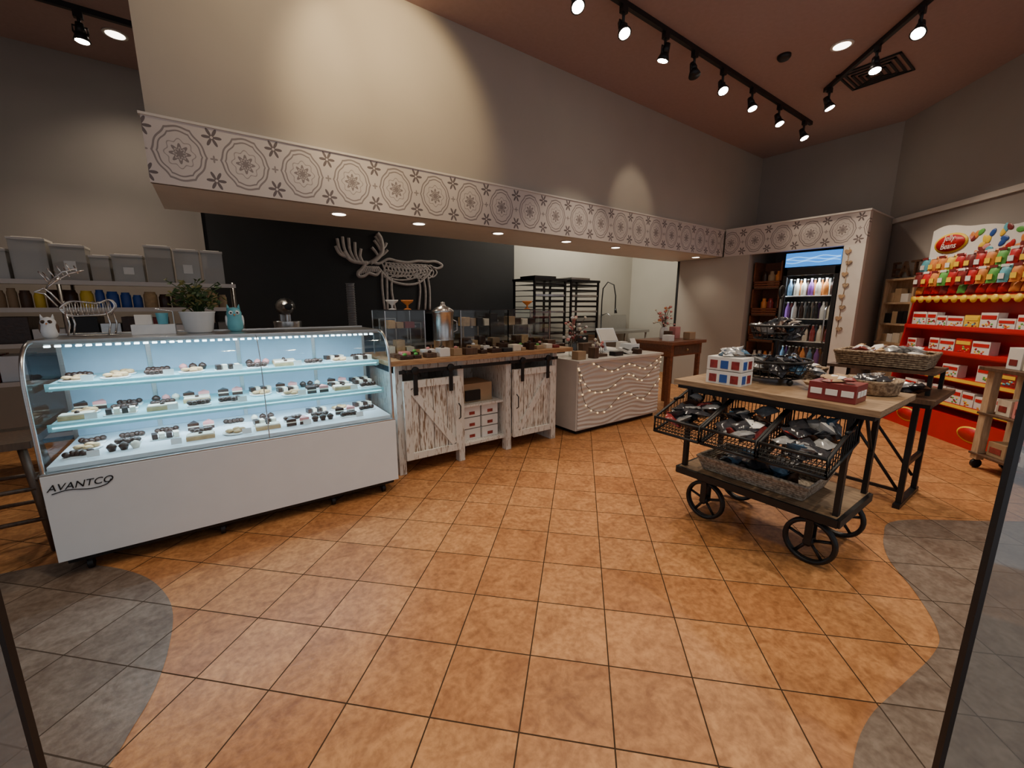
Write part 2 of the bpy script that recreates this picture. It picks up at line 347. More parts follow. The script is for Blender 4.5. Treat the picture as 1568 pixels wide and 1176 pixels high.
# ------------------------------------------------------------ tracks and lamps
def spot(name,loc,tgt,e,size=60,blend=.6,col=(1,.81,.60),rad=.04):
    l=bpy.data.lights.new(name,'SPOT'); l.energy=e; l.spot_size=math.radians(size); l.spot_blend=blend; l.color=col; l.shadow_soft_size=rad
    o=bpy.data.objects.new(name,l); o.location=loc; o.rotation_euler=(Vector(tgt)-Vector(loc)).to_track_quat('-Z','Y').to_euler(); bpy.context.collection.objects.link(o)
def area(name,loc,sx,sy,e,col=(1,1,1),rot=(0,0,0)):
    l=bpy.data.lights.new(name,'AREA'); l.shape='RECTANGLE'; l.size=sx; l.size_y=sy; l.energy=e; l.color=col
    o=bpy.data.objects.new(name,l); o.location=loc; o.rotation_euler=rot; bpy.context.collection.objects.link(o)
def track(p,q,heads,zt=3.77):
    b=B('track_light'); p=Vector((*p,zt));q=Vector((*q,zt)); d=(q-p)
    a=math.atan2(d.y,d.x); M=Matrix.Translation(p)@Matrix.Rotation(a,4,'Z'); b.box(0,d.length,-.018,.018,-.012,.03,M_blk,M)
    for (x,y,tx,ty,tz,e,sz) in heads:
        c=Vector((x,y,3.6)); t=Vector((tx,ty,tz)); dr=(t-c).normalized()
        b.cyl((x,y,3.76),(x,y,3.64),.012,M_blk); b.box(x-.03,x+.03,y-.02,y+.02,3.71,3.76,M_blk)
        b.cyl((x-.045,y,3.6),(x+.045,y,3.6),.01,M_blk); b.tube([(x-.045,y,3.6),(x-.045,y,3.65),(x+.045,y,3.65),(x+.045,y,3.6)],.007,M_blk,5)
        b.cyl(c-dr*.075,c+dr*.0,.026,M_blk,.036,16); b.cyl(c,c+dr*.055,.036,M_blk,.055,16)
        b.cyl(c+dr*.0555,c+dr*.058,.044,M_lamp if e>0 else M_blk,.044,16)
        if e>0: spot('track_spot',c+dr*.08,t,e,sz)
    return b.done()
K=1.043; yA=2.46*K
hA=[]
for i,(x,tx,ty,e) in enumerate([(2.32,2.0,1.0,60),(2.82,2.4,.9,60),(3.36,3.3,3.4,60),(3.8,3.6,1.6,0),(4.3,3.6,1.1,70),(4.9,4.9,1.5,70),(5.55,5.6,1.3,90),(6.25,6.4,1.3,90)]):
    hA.append((x*K,yA,tx,ty,.6,e,72))
hA+=[(.75,yA,.55,3.57,3.0,0,80),(1.15,yA,1.25,3.57,3.05,0,80),(1.7,yA,.3,3.1,1.0,50,70)]
track((.6,yA),(6.45*K,yA),hA)
track((4.3,.55),(5.62*K,2.05*K),[(5.04*K,1.47*K,4.6,1.1,.8,60,80),(4.69*K,1.12*K,2.9,1.0,.9,70,75),(5.55*K,1.98*K,6.0,1.2,1.4,80,80)])
track((-1.6,5.2),(-.25,5.2),[(-.64,5.2,-.64,5.3,0,40,90),(-1.2,5.2,-1.2,5.3,0,30,90)])
spot('wall_wash_spot',(1.25,2.66,3.62),(1.35,3.57,3.18),72,88,.5,(1,.74,.40),.05)
spot('wall_wash_spot',(.66,2.66,3.62),(.45,3.57,3.2),24,80,.6,(1,.76,.45),.05)
spot('wall_wash_spot',(4.3,2.6,3.55),(4.42,3.57,2.62),22,42,.7,(1,.82,.58),.04)
def can(name,x,y,z,r,e=0,size=120,tgt=None):
    b=B(name); b.lathe((x,y,z),[(r*1.3,-.001),(r*1.3,-.008),(r,-.010),(r*.98,-.002)],M_offw,24)
    b.lathe((x,y,z-.004),[(r*.97,-.004),(r*.97,-.006)],M_can,24); b.done()
    if e: spot('downlight_spot',(x,y,z-.03),tgt or (x,y,0),e,size,.8,(1,.84,.63),.05)
for x in (.94,1.65,2.54,3.52,4.4,6.3): can('added_fill_downlight',x,3.8,2.16,.055,8,120)
can('added_fill_downlight',4.85*K,1.68*K,ZC,.07,50)
can('added_fill_downlight',-.45,5.5,ZC,.07,40)
for x,y,e in ((.8,.9,80),(1.8,.3,90),(.1,1.6,75),(2.8,-.4,80),(1.1,-.4,90)): can('added_fill_downlight',x,y,ZC,.07,e,100)  # added downlights over the front area, ambient fill only
b=B('ceiling_vent'); 
for k in range(5):
    s=.26-.05*k; T=Matrix.Translation((5.65*K,1.64*K,ZC-.004-.006*k)); 
    for a in range(4):
        M=T@Matrix.Rotation(a*pi/2,4,'Z'); b.box(-s,s,s-.02,s,-.01,.0,M_blk,M)
b.done()
for x,y in ((4.6*K,2.05*K),(4.3*K,.35)):
    b=B('smoke_detector'); b.lathe((x,y,ZC),[(.06,0),(.06,-.02),(.045,-.04),(.01,-.042)],M_blk,20); b.done()
area('kitchen_ceiling_light',(5.6,5.2,3.7),1.6,.6,90,(1,.93,.78))
# ------------------------------------------------------------ refrigerated bakery case
x0,x1,y0,y1=-.79,1.01,2.9,3.62
b=B('refrigerated_bakery_case')
b.box(x0,x1,y0,y1,.10,.565,M_white); b.box(x0+.02,x1-.02,y0+.05,y1-.03,.06,.10,M_blk)
prof=[(y0+.02,.565),(y0+.025,.95),(y0+.035,1.05),(y0+.06,1.12),(y0+.10,1.17),(y0+.16,1.205),(y0+.24,1.215)]
pr=smoothc(prof,4)
vs=[(x,y,z) for x in (x0+.01,x1-.01) for y,z in pr]; n=len(pr)
b.add(vs,[(i,i+1,n+i+1,n+i) for i in range(n-1)],M_glassC,None,True)
for x in (x0+.01,x1-.01):
    b.add([(x,y,z) for y,z in pr]+[(x,y1-.03,1.215),(x,y1-.03,.565)],[tuple(range(n+2))],M_glassC)
    b.tube([(x,y,z) for y,z in pr],.010,M_steel,8)
    b.box(x-.012,x+.012,y1-.05,y1,.565,1.215,M_steel)
b.tube([(.2,y-.001,z) for y,z in pr],.003,M_steel,6)
b.box(x0,x1,y0+.24,y1,1.2,1.225,M_steel); b.box(x0,x1,y1-.02,y1,1.225,1.235,M_steel)
b.box(x0,x1,y0+.005,y0+.035,.555,.575,M_steel)
b.box(x0+.02,x1-.02,y1-.05,y1-.03,.6,1.2,mat('case_back_panel',(.42,.57,.70),.25,var=.1))
for x in (x0+.4,.1,.6): b.box(x,x+.025,y1-.055,y1-.05,.6,1.2,M_steel)
b.box(x0+.02,x1-.02,y0+.04,y1-.05,.575,.6,M_white)
for z,yy in ((.78,3.04),(.98,3.12)):
    b.box(x0+.03,x1-.03,yy,y1-.06,z,z+.008,M_shelfg)
    b.box(x0+.03,x1-.03,yy-.008,yy,z-.022,z+.018,M_shelfg)
    b.box(x0+.04,x1-.04,yy+.015,yy+.03,z-.012,z-.002,M_led)
    for x in (x0+.04,.1,x1-.04): b.box(x-.006,x+.006,yy+.02,y1-.06,z-.03,z,M_steel)
for k in range(44): b.box(x0+.05+.039*k,x0+.072+.039*k,3.145,3.165,1.185,1.195,M_led)
for x in (x0+.1,-.1,.55,x1-.1):
    for y in (y0+.07,y1-.1):
        b.cyl((x,y,.1),(x,y,.03),.018,M_blk); b.cyl((x-.012,y,.03),(x+.012,y,.03),.03,M_blk,seg=16)
case=b.done(.003)
text(case,'case_logo','AVANTCO',(-.655,y0-.003,.5),(pi/2,0,0),.05,M_blk,.001,.3)
b=B('case_logo_swoosh'); b.tube([(x,y0-.002,z) for x,z in smoothc([(-.76,.47),(-.7,.48),(-.62,.466),(-.56,.475),(-.54,.50)])],.0025,M_blk); b.done(parent=case)
for z,e in ((1.17,11),(.96,6),(.76,6)): area('case_led_light',(.11,3.2 if z>1 else 3.25,z),1.7,.03,e,(.70,.86,1))
def pastry(b,x,y,z,k):
    r=R.random
    if k==0:
        b.box(x-.06,x+.06,y-.04,y+.04,z,z+.005,M_paper)
        for i in range(5): b.sph((x-.045+.022*i,y+R.uniform(-.02,.02),z+.02),.018,M_choc,(1,1.2,.85),seg=8,rings=5)
    elif k==1:
        b.lathe((x,y,z),[(.06,0),(.068,.008),(.064,.008)],M_paper,16)
        for i in range(6): b.sph((x+.035*math.cos(i*1.256),y+.025*math.sin(i*1.256),z+.016+.006*(i%2)),.024,M_cook,(1,1,.45),seg=8,rings=5)
    elif k==2:
        b.box(x-.07,x+.07,y-.04,y+.04,z,z+.004,M_paper)
        for i in range(4): b.bc((x-.05+.034*i,y,z+.02),(.026,.06,.03),M_cream if i%2 else M_choc,(0,0,.15))
    elif k==3:
        for j in range(3):
            m=R.choice([M_choc,M_choc,M_cream,M_pink])
            b.lathe((x-.05+.05*j,y,z),[(.015,0),(.022,.02),(.024,.022),(.017,.036),(.002,.045)],m,10)
    elif k==4:
        b.box(x-.07,x+.07,y-.04,y+.04,z,z+.022,M_cook); b.box(x-.066,x+.066,y-.036,y+.036,z+.022,z+.03,M_cream)
        b.sph((x,y,z+.033),.012,M_choc,seg=7,rings=4)
    elif k==6:
        for j in (-1,1):
            M=Matrix.Translation((x+.04*j,y,z)); b.prism([(-.03,-.04),(.03,-.04),(0,.05)],0,.02,M_choc,'z',M); b.prism([(-.03,-.04),(.03,-.04),(0,.05)],.02,.028,M_cream,'z',M); b.prism([(-.03,-.04),(.03,-.04),(0,.05)],.028,.046,M_choc if j<0 else M_pink,'z',M)
    else:
        b.bc((x,y,z+.02),(.05,.003,.035),M_paper,(-.2,0,0))
for nm,z,ya,nn in (('case_deck_pastries',.601,3.02,10),('case_middle_pastries',.789,3.12,10),('case_upper_pastries',.989,3.19,10)):
    b=B(nm)
    for i in range(nn):
        x=x0+.12+(1.57)*i/(nn-1)
        for row in range(3 if z<.9 else 2):
            if R.random()<.85: pastry(b,x+R.uniform(-.01,.01),ya+.06+.13*row,z,R.choice([0,1,2,3,0,4,2,6,0]))
        if i%2==0: pastry(b,x+.06,ya-.01,z,5)
    b.done()
# ------------------------------------------------------------ decor on case
zt2=1.2255; S=M_chrome
b=B('wire_reindeer_ornament'); cx,cy,z=-.60,3.44,zt2
body=[(-.11,.16),(-.06,.20),(.04,.19),(.1,.21),(.12,.17),(.08,.13),(0,.12),(-.08,.12),(-.11,.16)]
for oy in (-.03,0,.03): b.tube([(cx+x,cy+oy,z+q) for x,q in smoothc(body)],.004,S)
for k in range(9):
    x=-.09+.023*k; b.tube([(cx+x,cy+.035*math.cos(a),z+.16+.04*math.sin(a)) for a in [i*pi/4 for i in range(8)]],.003,S,5,True)
for x,oy in ((-.09,-.03),(-.08,.03),(.08,-.03),(.1,.03)): b.tube([(cx+x,cy+oy,z+.14),(cx+x+.01,cy+oy,z+.07),(cx+x-.005,cy+oy,z+.004)],.005,S)
b.tube([(cx-.1,cy,z+.18),(cx-.14,cy,z+.25),(cx-.16,cy,z+.27),(cx-.2,cy,z+.25),(cx-.16,cy,z+.24),(cx-.12,cy,z+.17)],.005,S)
for sy in (-1,1):
    b.tube([(cx-.15,cy,z+.27),(cx-.12,cy+.04*sy,z+.31),(cx-.06,cy+.07*sy,z+.36),(cx-.0,cy+.08*sy,z+.38)],.004,S)
    for k in range(4): b.tube([(cx-.13+.035*k,cy+(.03+.015*k)*sy,z+.30+.02*k),(cx-.16+.04*k,cy+(.04+.015*k)*sy,z+.36+.015*k)],.0035,S)
b.sph((cx-.01,cy,z+.004),.01,S,(14,4,.4)); b.done()
b=B('potted_plant'); cx,cy,z=-.09,3.42,zt2
b.lathe((cx,cy,z),[(.06,0),(.075,.01),(.095,.13),(.1,.135),(.092,.138),(.085,.12),(.0001,.12)],M_white,28)
for k in range(38):
    a=R.uniform(0,2*pi); L=R.uniform(.05,.16); h=R.uniform(.06,.22); e=Vector((cx+L*math.cos(a),cy+L*math.sin(a),z+.12+h))
    b.tube([(cx,cy,z+.11),(cx+.4*L*math.cos(a),cy+.4*L*math.sin(a),z+.12+h*.7),e],.0025,M_green,4)
    for j in range(5):
        p=Vector((cx,cy,z+.14)).lerp(e,.4+.15*j); rt=(R.uniform(-.8,.8),R.uniform(-.8,.8),R.uniform(0,6)); M=Matrix.Translation(p)@Euler(rt).to_matrix().to_4x4(); s=R.uniform(.025,.042)
        b.add([(0,0,0),(s*.5,s*.45,.006),(s*1.3,0,0),(s*.5,-s*.45,.006),(s*.6,0,-.004)],[(0,4,1),(1,4,2),(2,4,3),(3,4,0)],M_green if R.random()<.6 else M_green2,M)
b.tube([(cx+.03,cy,z+.15),(cx+.1,cy,z+.27),(cx+.15,cy+.0,z+.30)],.003,M_green,5); b.done()
def owl(name,cx,cy,z,s,m1,m2):
    b=B(name); b.lathe((cx,cy,z),[(.03*s,0),(.045*s,.02*s),(.05*s,.06*s),(.042*s,.10*s),(.045*s,.125*s),(.035*s,.155*s),(.0001,.165*s)],m1,16)
    for sx in (-1,1):
        b.sph((cx+sx*.018*s,cy-.038*s,z+.128*s),.014*s,m2,(1,.5,1)); b.sph((cx+sx*.018*s,cy-.046*s,z+.128*s),.006*s,M_blk)
        b.cyl((cx+sx*.028*s,cy,z+.15*s),(cx+sx*.034*s,cy,z+.185*s),.012*s,m1,.001,8); b.sph((cx+sx*.046*s,cy,z+.075*s),.022*s,m2,(.4,1,1.7))
    b.cyl((cx,cy-.042*s,z+.115*s),(cx,cy-.058*s,z+.108*s),.006*s,M_orng,.001,6); b.done()
owl('owl_figurine',.11,3.43,zt2,1.0,M_teal,M_white); owl('owl_figurine',-.74,3.30,zt2,.7,M_white,M_woodD)
b=B('napkin_caddy'); cx,cy=-.32,3.43
b.box(cx-.10,cx+.11,cy-.05,cy+.05,zt2,zt2+.06,M_white); b.box(cx-.08,cx-.0,cy-.03,cy+.03,zt2+.06,zt2+.12,M_paper); b.lathe((cx+.05,cy,zt2+.06),[(.025,0),(.032,.07),(.03,.07)],M_teal,16)
b.tube([(cx+.105,cy,zt2+.03),(cx+.105,cy,zt2+.14),(cx+.02,cy,zt2+.155)],.004,S); b.done(.002)
# ------------------------------------------------------------ wood bar stool left of case
b=B('wooden_stool'); cx,cy=-1.1,3.5
b.box(cx-.19,cx+.19,cy-.17,cy+.17,.62,.66,M_woodD)
for sx in (-1,1):
    for sy in (-1,1): b.tube([(cx+sx*.14,cy+sy*.12,.62),(cx+sx*.2,cy+sy*.18,.0)],.02,M_woodD,6)
for z,f in ((.2,.19),(.38,.17)):
    for sy in (-1,1): b.tube([(cx-f,cy+sy*(f-.02),z),(cx+f,cy+sy*(f-.02),z)],.013,M_woodD,6)
    for sx in (-1,1): b.tube([(cx+sx*f,cy-f+.02,z+.05),(cx+sx*f,cy+f-.02,z+.05)],.013,M_woodD,6)
b.done()
# ------------------------------------------------------------ storage shelves left
b=B('storage_shelf')
for z in (.35,.8,1.1,1.38,1.6):
    b.box(-2.2,.2,4.9,5.35,z-.02,z,M_steel)
    b.box(-2.2,.2,4.89,4.9,z-.03,z+.005,M_offw)
for x in (-2.18,-1.0,.18):
    for y in (4.92,5.33): b.cyl((x,y,0),(x,y,1.62),.014,M_steel)
b.done()
b=B('food_storage_containers')
x=-2.1; i=0
WH=[(.2,.26),(.22,.2),(.2,.3),(.2,.24),(.22,.34),(.22,.3),(.13,.22),(.22,.24),(.2,.34),(.2,.32),(.18,.32),(.18,.22),(.16,.2)]
for w,h in WH:
    if x+w>.17: break
    z=1.601; q=w*.46
    M=Matrix.Translation((x+w/2,5.12,z))
    b.box(-q,q,-.1,.1,.0,h*.92,M_cont,M); b.box(-q+.008,q-.008,-.092,.092,.006,h*R.uniform(.4,.75),R.choice([M_cream,M_offw,M_cook,M_kraft,M_paper]),M)
    b.box(-q-.004,q+.004,-.108,.108,h*.92,h*.92+.018,M_offw,M); b.box(-q+.02,q-.02,-.08,.08,h*.92+.018,h*.92+.026,M_offw,M)
    if i%2: b.box(-.035,.035,-.103,-.1,h*.3,h*.55,M_paper,M)
    x+=w+.004; i+=1
b.done(.004)
b=B('pantry_goods')
x=-2.1
while x<.1:
    w=R.uniform(.06,.11); r=w*.48; h=R.uniform(.11,.16)
    m=M_blue if -.9<x<-.55 else R.choice([M_cook,M_choc,M_cream,M_white,M_woodD,M_kraft,M_yel])
    b.lathe((x+w/2,5.05,1.381),[(r,0),(r,h*.8),(r*.8,h*.9),(r*.8,h)],m,14); x+=w+.004
x=-2.1
while x<.1:
    w=R.uniform(.10,.24); b.box(x,x+w,4.96,5.25,1.101,1.101+R.uniform(.1,.22),R.choice([M_blk,M_steel,M_choc,M_paper,M_maroon,M_blk,M_cont])); x+=w+.01
x=-2.1
while x<.1:
    w=R.uniform(.12,.26); b.box(x,x+w,4.96,5.25,.801,.801+R.uniform(.12,.24),R.choice([M_blk,M_white,M_cellr,M_paper,M_kraft])); x+=w+.01
b.done(.003)
# ------------------------------------------------------------ prep table + mixer + cups
b=B('prep_table'); b.box(.35,4.1,4.8,5.45,.92,.95,M_steel); b.box(.4,4.05,4.85,5.4,.3,.32,M_steel)
for x in (.4,2.2,4.05):
    for y in (4.85,5.4): b.cyl((x,y,0),(x,y,.92),.02,M_steel)
b.done()
b=B('stand_mixer'); cx,cy,z=.62,5.0,.951
b.box(cx-.1,cx+.1,cy-.18,cy+.16,z,z+.05,M_steel); b.box(cx-.05,cx+.05,cy+.04,cy+.15,z+.05,z+.36,M_steel); b.sph((cx,cy-.02,z+.44),.095,M_steel,(1,2.1,.95))
b.lathe((cx,cy-.08,z+.05),[(.05,0),(.09,.04),(.125,.13),(.135,.24),(.13,.24),(.11,.12),(.0001,.04)],M_steel,24); b.cyl((cx,cy-.08,z+.36),(cx,cy-.08,z+.16),.02,M_steel); b.lathe((cx,cy-.22,z+.44),[(.035,0),(.035,.03)],M_blk,12,(pi/2,0,0)); b.done(.004)
b=B('paper_cup_stack')
M_cup=mat('grey_cup',(.16,.16,.17),.4)
b.lathe((1.3,5.0,.951),[(.04,0),(.045,.1)]+[q for i in range(22) for q in ((.05,.1+.027*i),(.042,.112+.027*i),(.044,.12+.027*i))]+[(.05,.7)],M_cup,16); b.done()
b=B('countertop_equipment')
for x,w,h,m in ((1.6,.22,.3,M_steel),(1.95,.2,.24,M_steel),(2.3,.3,.35,M_blk),(2.75,.25,.2,M_kraft),(3.15,.3,.3,M_blk),(3.6,.3,.25,M_steel)):
    b.box(x,x+w,5.0,5.25,.951,.951+h,m); b.box(x+.02,x+w-.02,4.985,5.0,.98,.94+h,M_pl); b.cyl((x+w/2,4.985,.951+h*.8),(x+w/2,4.96,.951+h*.8),.015,M_steel)
b.done(.004)
for rx in (4.2,5.0):
    b=B('sheet_pan_rack')
    for x in (rx,rx+.66):
        for y in (5.25,5.8): b.box(x-.015,x+.015,y-.015,y+.015,.06,1.82,M_blk)
    for k in range(18):
        z=.2+.09*k
        for x in (rx+.02,rx+.64): b.box(x-.012,x+.012,5.25,5.8,z,z+.006,M_blk)
        if k%2==0 or k>10:
            b.box(rx+.02,rx+.64,5.24,5.8,z+.006,z+.012,M_steel if k%3==0 else M_blk); b.box(rx+.02,rx+.64,5.235,5.245,z+.006,z+.035,M_steel if k%3==0 else M_blk)
    b.box(rx-.02,rx+.68,5.22,5.83,1.8,1.84,M_blk); b.box(rx+.05,rx+.5,5.3,5.7,1.84,1.88,M_steel if rx>4.5 else M_pl)
    for x in (rx,rx+.66):
        for y in (5.25,5.8): b.cyl((x-.012,y,.035),(x+.012,y,.035),.035,M_blk,seg=14)
    b.done()
b=B('dish_sink'); b.box(5.9,7.5,5.45,6.1,.85,.9,M_steel); b.box(5.9,7.5,6.08,6.12,.9,1.2,M_steel)
for x in (5.95,7.45):
    for y in (5.5,6.05): b.cyl((x,y,0),(x,y,.85),.02,M_steel)
b.tube([(6.6,6.0,.9),(6.6,6.0,1.5),(6.6,5.98,1.75),(6.65,5.9,1.88),(6.72,5.8,1.82),(6.74,5.76,1.6),(6.72,5.74,1.35)],.013,M_blk,8)
b.tube([(6.6,6.0,1.2),(6.6,5.85,1.25),(6.6,5.75,1.2)],.012,M_steel,8); b.cyl((6.72,5.74,1.35),(6.72,5.72,1.25),.02,M_blk,.03); b.done()
# ------------------------------------------------------------ barn door counter
b=B('barn_door_counter')
b.box(1.06,3.0,3.10,3.88,.935,.975,M_wood)
X0,X1=1.12,2.84
b.box(X0,X1,3.2,3.86,.86,.935,M_barn2); b.box(X0,X1,3.2,3.86,.12,.15,M_barn2); b.box(X0,X1,3.83,3.86,.12,.9,M_barn2)
for x in (X0,1.68,2.2,X1-.06): b.box(x,x+.06,3.17,3.86 if x in (X0,X1-.06) else 3.24,.0,.935,M_barn2)
for x in (1.69,2.21): b.box(x,x+.03,3.24,3.83,.15,.87,M_barn2)
b.box(1.74,2.2,3.22,3.83,.48,.50,M_barn2)
def door(xa,xb,flip):
    z0,z1=.13,.80; n=4; w=(xb-xa)/n
    for i in range(n): b.box(xa+w*i+.003,xa+w*(i+1)-.003,3.145,3.165,z0,z1,M_barn)
    b.box(xa,xa+.06,3.125,3.145,z0,z1,M_barn2); b.box(xb-.06,xb,3.125,3.145,z0,z1,M_barn2)
    b.box(xa+.06,xb-.06,3.125,3.145,z0,z0+.06,M_barn2); b.box(xa+.06,xb-.06,3.125,3.145,z1-.06,z1,M_barn2)
    L=math.hypot(xb-xa-.12,z1-z0-.12); a=math.atan2(z1-z0-.12,xb-xa-.12)*(1 if flip else -1)
    b.bc(((xa+xb)/2,3.135,(z0+z1)/2),(L-.03,.018,.06),M_barn2,(0,-a,0))
    for x in (xa+.1,xb-.1):
        b.box(x-.018,x+.018,3.115,3.125,z1-.12,.9,M_blk); b.cyl((x,3.105,.885),(x,3.125,.885),.032,M_blk,seg=16)
    hx=xb-.03 if not flip else xa+.03
    b.tube([(hx,3.12,.42),(hx,3.09,.44),(hx,3.09,.54),(hx,3.12,.56)],.006,M_blk)
door(1.17,1.69,False); door(2.26,2.78,True)
b.box(1.14,2.82,3.128,3.138,.862,.892,M_blk)
for x in (1.2,1.7,2.22,2.76): b.cyl((x,3.11,.877),(x,3.2,.877),.012,M_blk)
b.done(.003)
b=B('takeout_box_stack')
for x in (1.78,1.98):
    for z in (.151,.262,.373): b.box(x,x+.18,3.26,3.5,z,z+.1,M_paper); b.box(x+.06,x+.12,3.257,3.26,z+.02,z+.05,M_cellr)
b.box(1.8,2.12,3.3,3.6,.501,.68,M_kraft); b.box(1.82,1.98,3.28,3.3,.52,.62,M_blk); b.done(.003)
# ------------------------------------------------------------ things on wood counter
zc=.976
b=B('glass_sneeze_guard')
for xa,xb in ((1.15,1.5),(1.86,2.4),(2.4,2.95)):
    for y in (3.42,3.76):
        b.add([(xa,y,zc),(xb,y,zc),(xb,y,1.36),(xa,y,1.36)],[(0,1,2,3)],M_glass)
    for x in (xa,xb):
        b.add([(x,3.42,zc),(x,3.76,zc),(x,3.76,1.36),(x,3.42,1.36)],[(0,1,2,3)],M_glass)
        for y in (3.42,3.76): b.box(x-.004,x+.004,y-.004,y+.004,zc,1.36,M_steel)
    b.add([(xa,3.41,1.364),(xb,3.41,1.364),(xb,3.77,1.364),(xa,3.77,1.364)],[(0,1,2,3)],M_glass)
    for y in (3.415,3.765): b.box(xa,xb,y-.003,y+.003,1.358,1.366,M_pl)
    b.add([(xa+.02,3.46,1.2),(xb-.02,3.46,1.2),(xb-.02,3.74,1.2),(xa+.02,3.74,1.2)],[(0,1,2,3)],M_glass)
b.done()
b=B('steel_canister'); cx,cy=1.68,3.42
b.lathe((cx,cy,zc),[(.085,0),(.09,.01),(.09,.11),(.094,.115),(.094,.125),(.09,.13),(.09,.34),(.094,.345),(.094,.36),(.1,.365),(.1,.38),(.06,.41),(.03,.42),(.02,.44),(.02,.455),(.0001,.46)],M_steel,28)
b.tube([(cx+.09,cy,zc+.3),(cx+.14,cy,zc+.28),(cx+.14,cy,zc+.2),(cx+.09,cy,zc+.18)],.006,M_steel); b.cyl((cx-.06,cy-.06,zc+.06),(cx-.1,cy-.1,zc+.05),.012,M_blk); b.done()
b=B('display_pedestal_bowls')
for x,m in ((1.28,M_paper),(1.42,M_orng),(2.78,M_orng)):
    b.lathe((x,3.6,1.366),[(.035,0),(.03,.006),(.008,.015),(.01,.04),(.05,.07),(.055,.085),(.05,.085),(.0001,.055)],m,18)
b.done()
b=B('pastry_packages')
for yr in (3.14,3.27):
    x=1.16
    while x<2.88:
        w=R.uniform(.05,.12); h=R.uniform(.025,.075); y=yr+R.uniform(0,.02)
        if not(1.55<x<1.8 and yr>3.2):
            b.box(x,x+w,y,y+.09,zc,zc+h,R.choice([M_choc,M_kraft,M_pl,M_pink,M_cream,M_maroon,M_woodD,M_choc,M_paper]))
            if R.random()<.7: b.sph((x+w/2,y+.045,zc+h+.008),.016,R.choice([M_choc,M_grn,M_paper,M_pink,M_choc]),(1.2,1,.8),seg=8,rings=5)
        x+=w+R.uniform(.01,.05)
for xa,xb in ((1.17,1.48),(1.9,2.36),(2.44,2.9)):
    for z in (zc,1.206):
        x=xa+.03
        while x<xb-.08:
            w=R.uniform(.05,.09); b.box(x,x+w,3.5,3.6,z,z+R.uniform(.05,.13),R.choice([M_choc,M_cream,M_kraft,M_pl,M_maroon,M_cook])); x+=w+.015
b.done(.003)
# ------------------------------------------------------------ checkout counter
b=B('checkout_counter')
b.box(3.07,4.52,3.10,4.0,.05,.80,M_offw); b.box(3.12,4.5,3.14,3.98,0,.05,M_blk); b.box(3.06,4.53,3.06,4.01,.80,.825,M_offw)
NX,NZ=90,110; vs=[];fs=[]
for i in range(NX+1):
    for j in range(NZ+1):
        x=3.09+1.43*i/NX; z=.06+.735*j/NZ
        ph=z/.050+.5*math.sin(x*4.2+z*3)+.35*math.sin(x*9+1.3*math.sin(z*14))
        f=ph-math.floor(ph); d=.0085*(.5-.5*math.cos(2*pi*f))
        vs.append((x,3.098-d,z))
for i in range(NX):
    for j in range(NZ):
        a=i*(NZ+1)+j; fs.append((a,a+NZ+1,a+NZ+2,a+1))
b.add(vs,fs,M_offw,None,True)
counter=b.done()
b=B('string_lights')
bulb=emit('fairy_bulb',(1,.72,.38),1.0)
for pts in ([(3.07,.76),(3.25,.5),(3.55,.47),(3.9,.62),(4.15,.52),(4.5,.72)],[(3.08,.74),(3.2,.34),(3.5,.22),(3.85,.4),(4.2,.28),(4.5,.5)],[(3.3,.79),(3.6,.68),(3.9,.74),(4.2,.66),(4.5,.78)]):
    q=smoothc(pts,6); b.tube([(x,3.082,z) for x,z in q],.003,M_woodD,5)
    for i,(x,z) in enumerate(q):
        if i%2==0: b.sph((x,3.078,z-.012),.0105,bulb,seg=8,rings=5)
b.done(parent=counter)
zk=.826
b=B('pos_tablet'); cx,cy=4.0,3.55
b.box(cx-.09,cx+.09,cy-.07,cy+.07,zk,zk+.015,M_white); b.bc((cx,cy+.02,zk+.1),(.03,.03,.18),M_white,(-.3,0,0)); b.bc((cx,cy-.02,zk+.21),(.27,.015,.2),M_white,(-.6,0,-.2)); b.bc((cx-.002,cy-.031,zk+.213),(.24,.006,.17),M_offw,(-.6,0,-.2)); b.done(.004)
b=B('receipt_printer'); b.box(4.2,4.36,3.3,3.48,zk,zk+.1,M_white); b.box(4.22,4.34,3.295,3.3,zk+.03,zk+.06,M_blk); b.bc((4.27,3.33,zk+.13),(.1,.002,.09),M_paper,(-.5,0,0)); b.done(.01)
b=B('card_reader'); b.bc((4.02,3.25,zk+.04),(.09,.16,.03),M_paper,(.3,0,.3)); b.bc((4.02,3.24,zk+.058),(.06,.08,.004),M_blk,(.3,0,.3)); b.box(3.99,4.05,3.24,3.3,zk,zk+.035,M_pl); b.done(.003)
def flowers(name,cx,cy,z,s,jar,cols,n=44):
    b=B(name); b.lathe((cx,cy,z),[(.04*s,0),(.045*s,.02*s),(.045*s,.11*s),(.035*s,.13*s),(.04*s,.14*s)],jar,18)
    for k in range(n):
        a=R.uniform(0,2*pi); l=R.uniform(.01,.12)*s; h=R.uniform(.16,.38)*s; e=(cx+l*math.cos(a),cy+l*math.sin(a),z+h)
        b.tube([(cx,cy,z+.12*s),((cx+e[0])/2,(cy+e[1])/2,z+.1*s+h*.5),e],.002,M_woodD,4)
        b.sph(e,R.uniform(.010,.020)*s,R.choice(cols),(1,1,.8),seg=7,rings=4)
    b.done()
flowers('dried_flower_jar',3.3,3.4,zk,1.25,M_glass,[M_cream,M_pink,M_paper,M_maroon,M_cream])
flowers('dried_flower_jar',5.0,3.4,.951,1.15,M_paper,[M_pink,M_orng,M_cream,M_pink])
b=B('lollipop_stand'); b.box(3.45,3.65,3.2,3.3,zk,zk+.03,M_woodD)
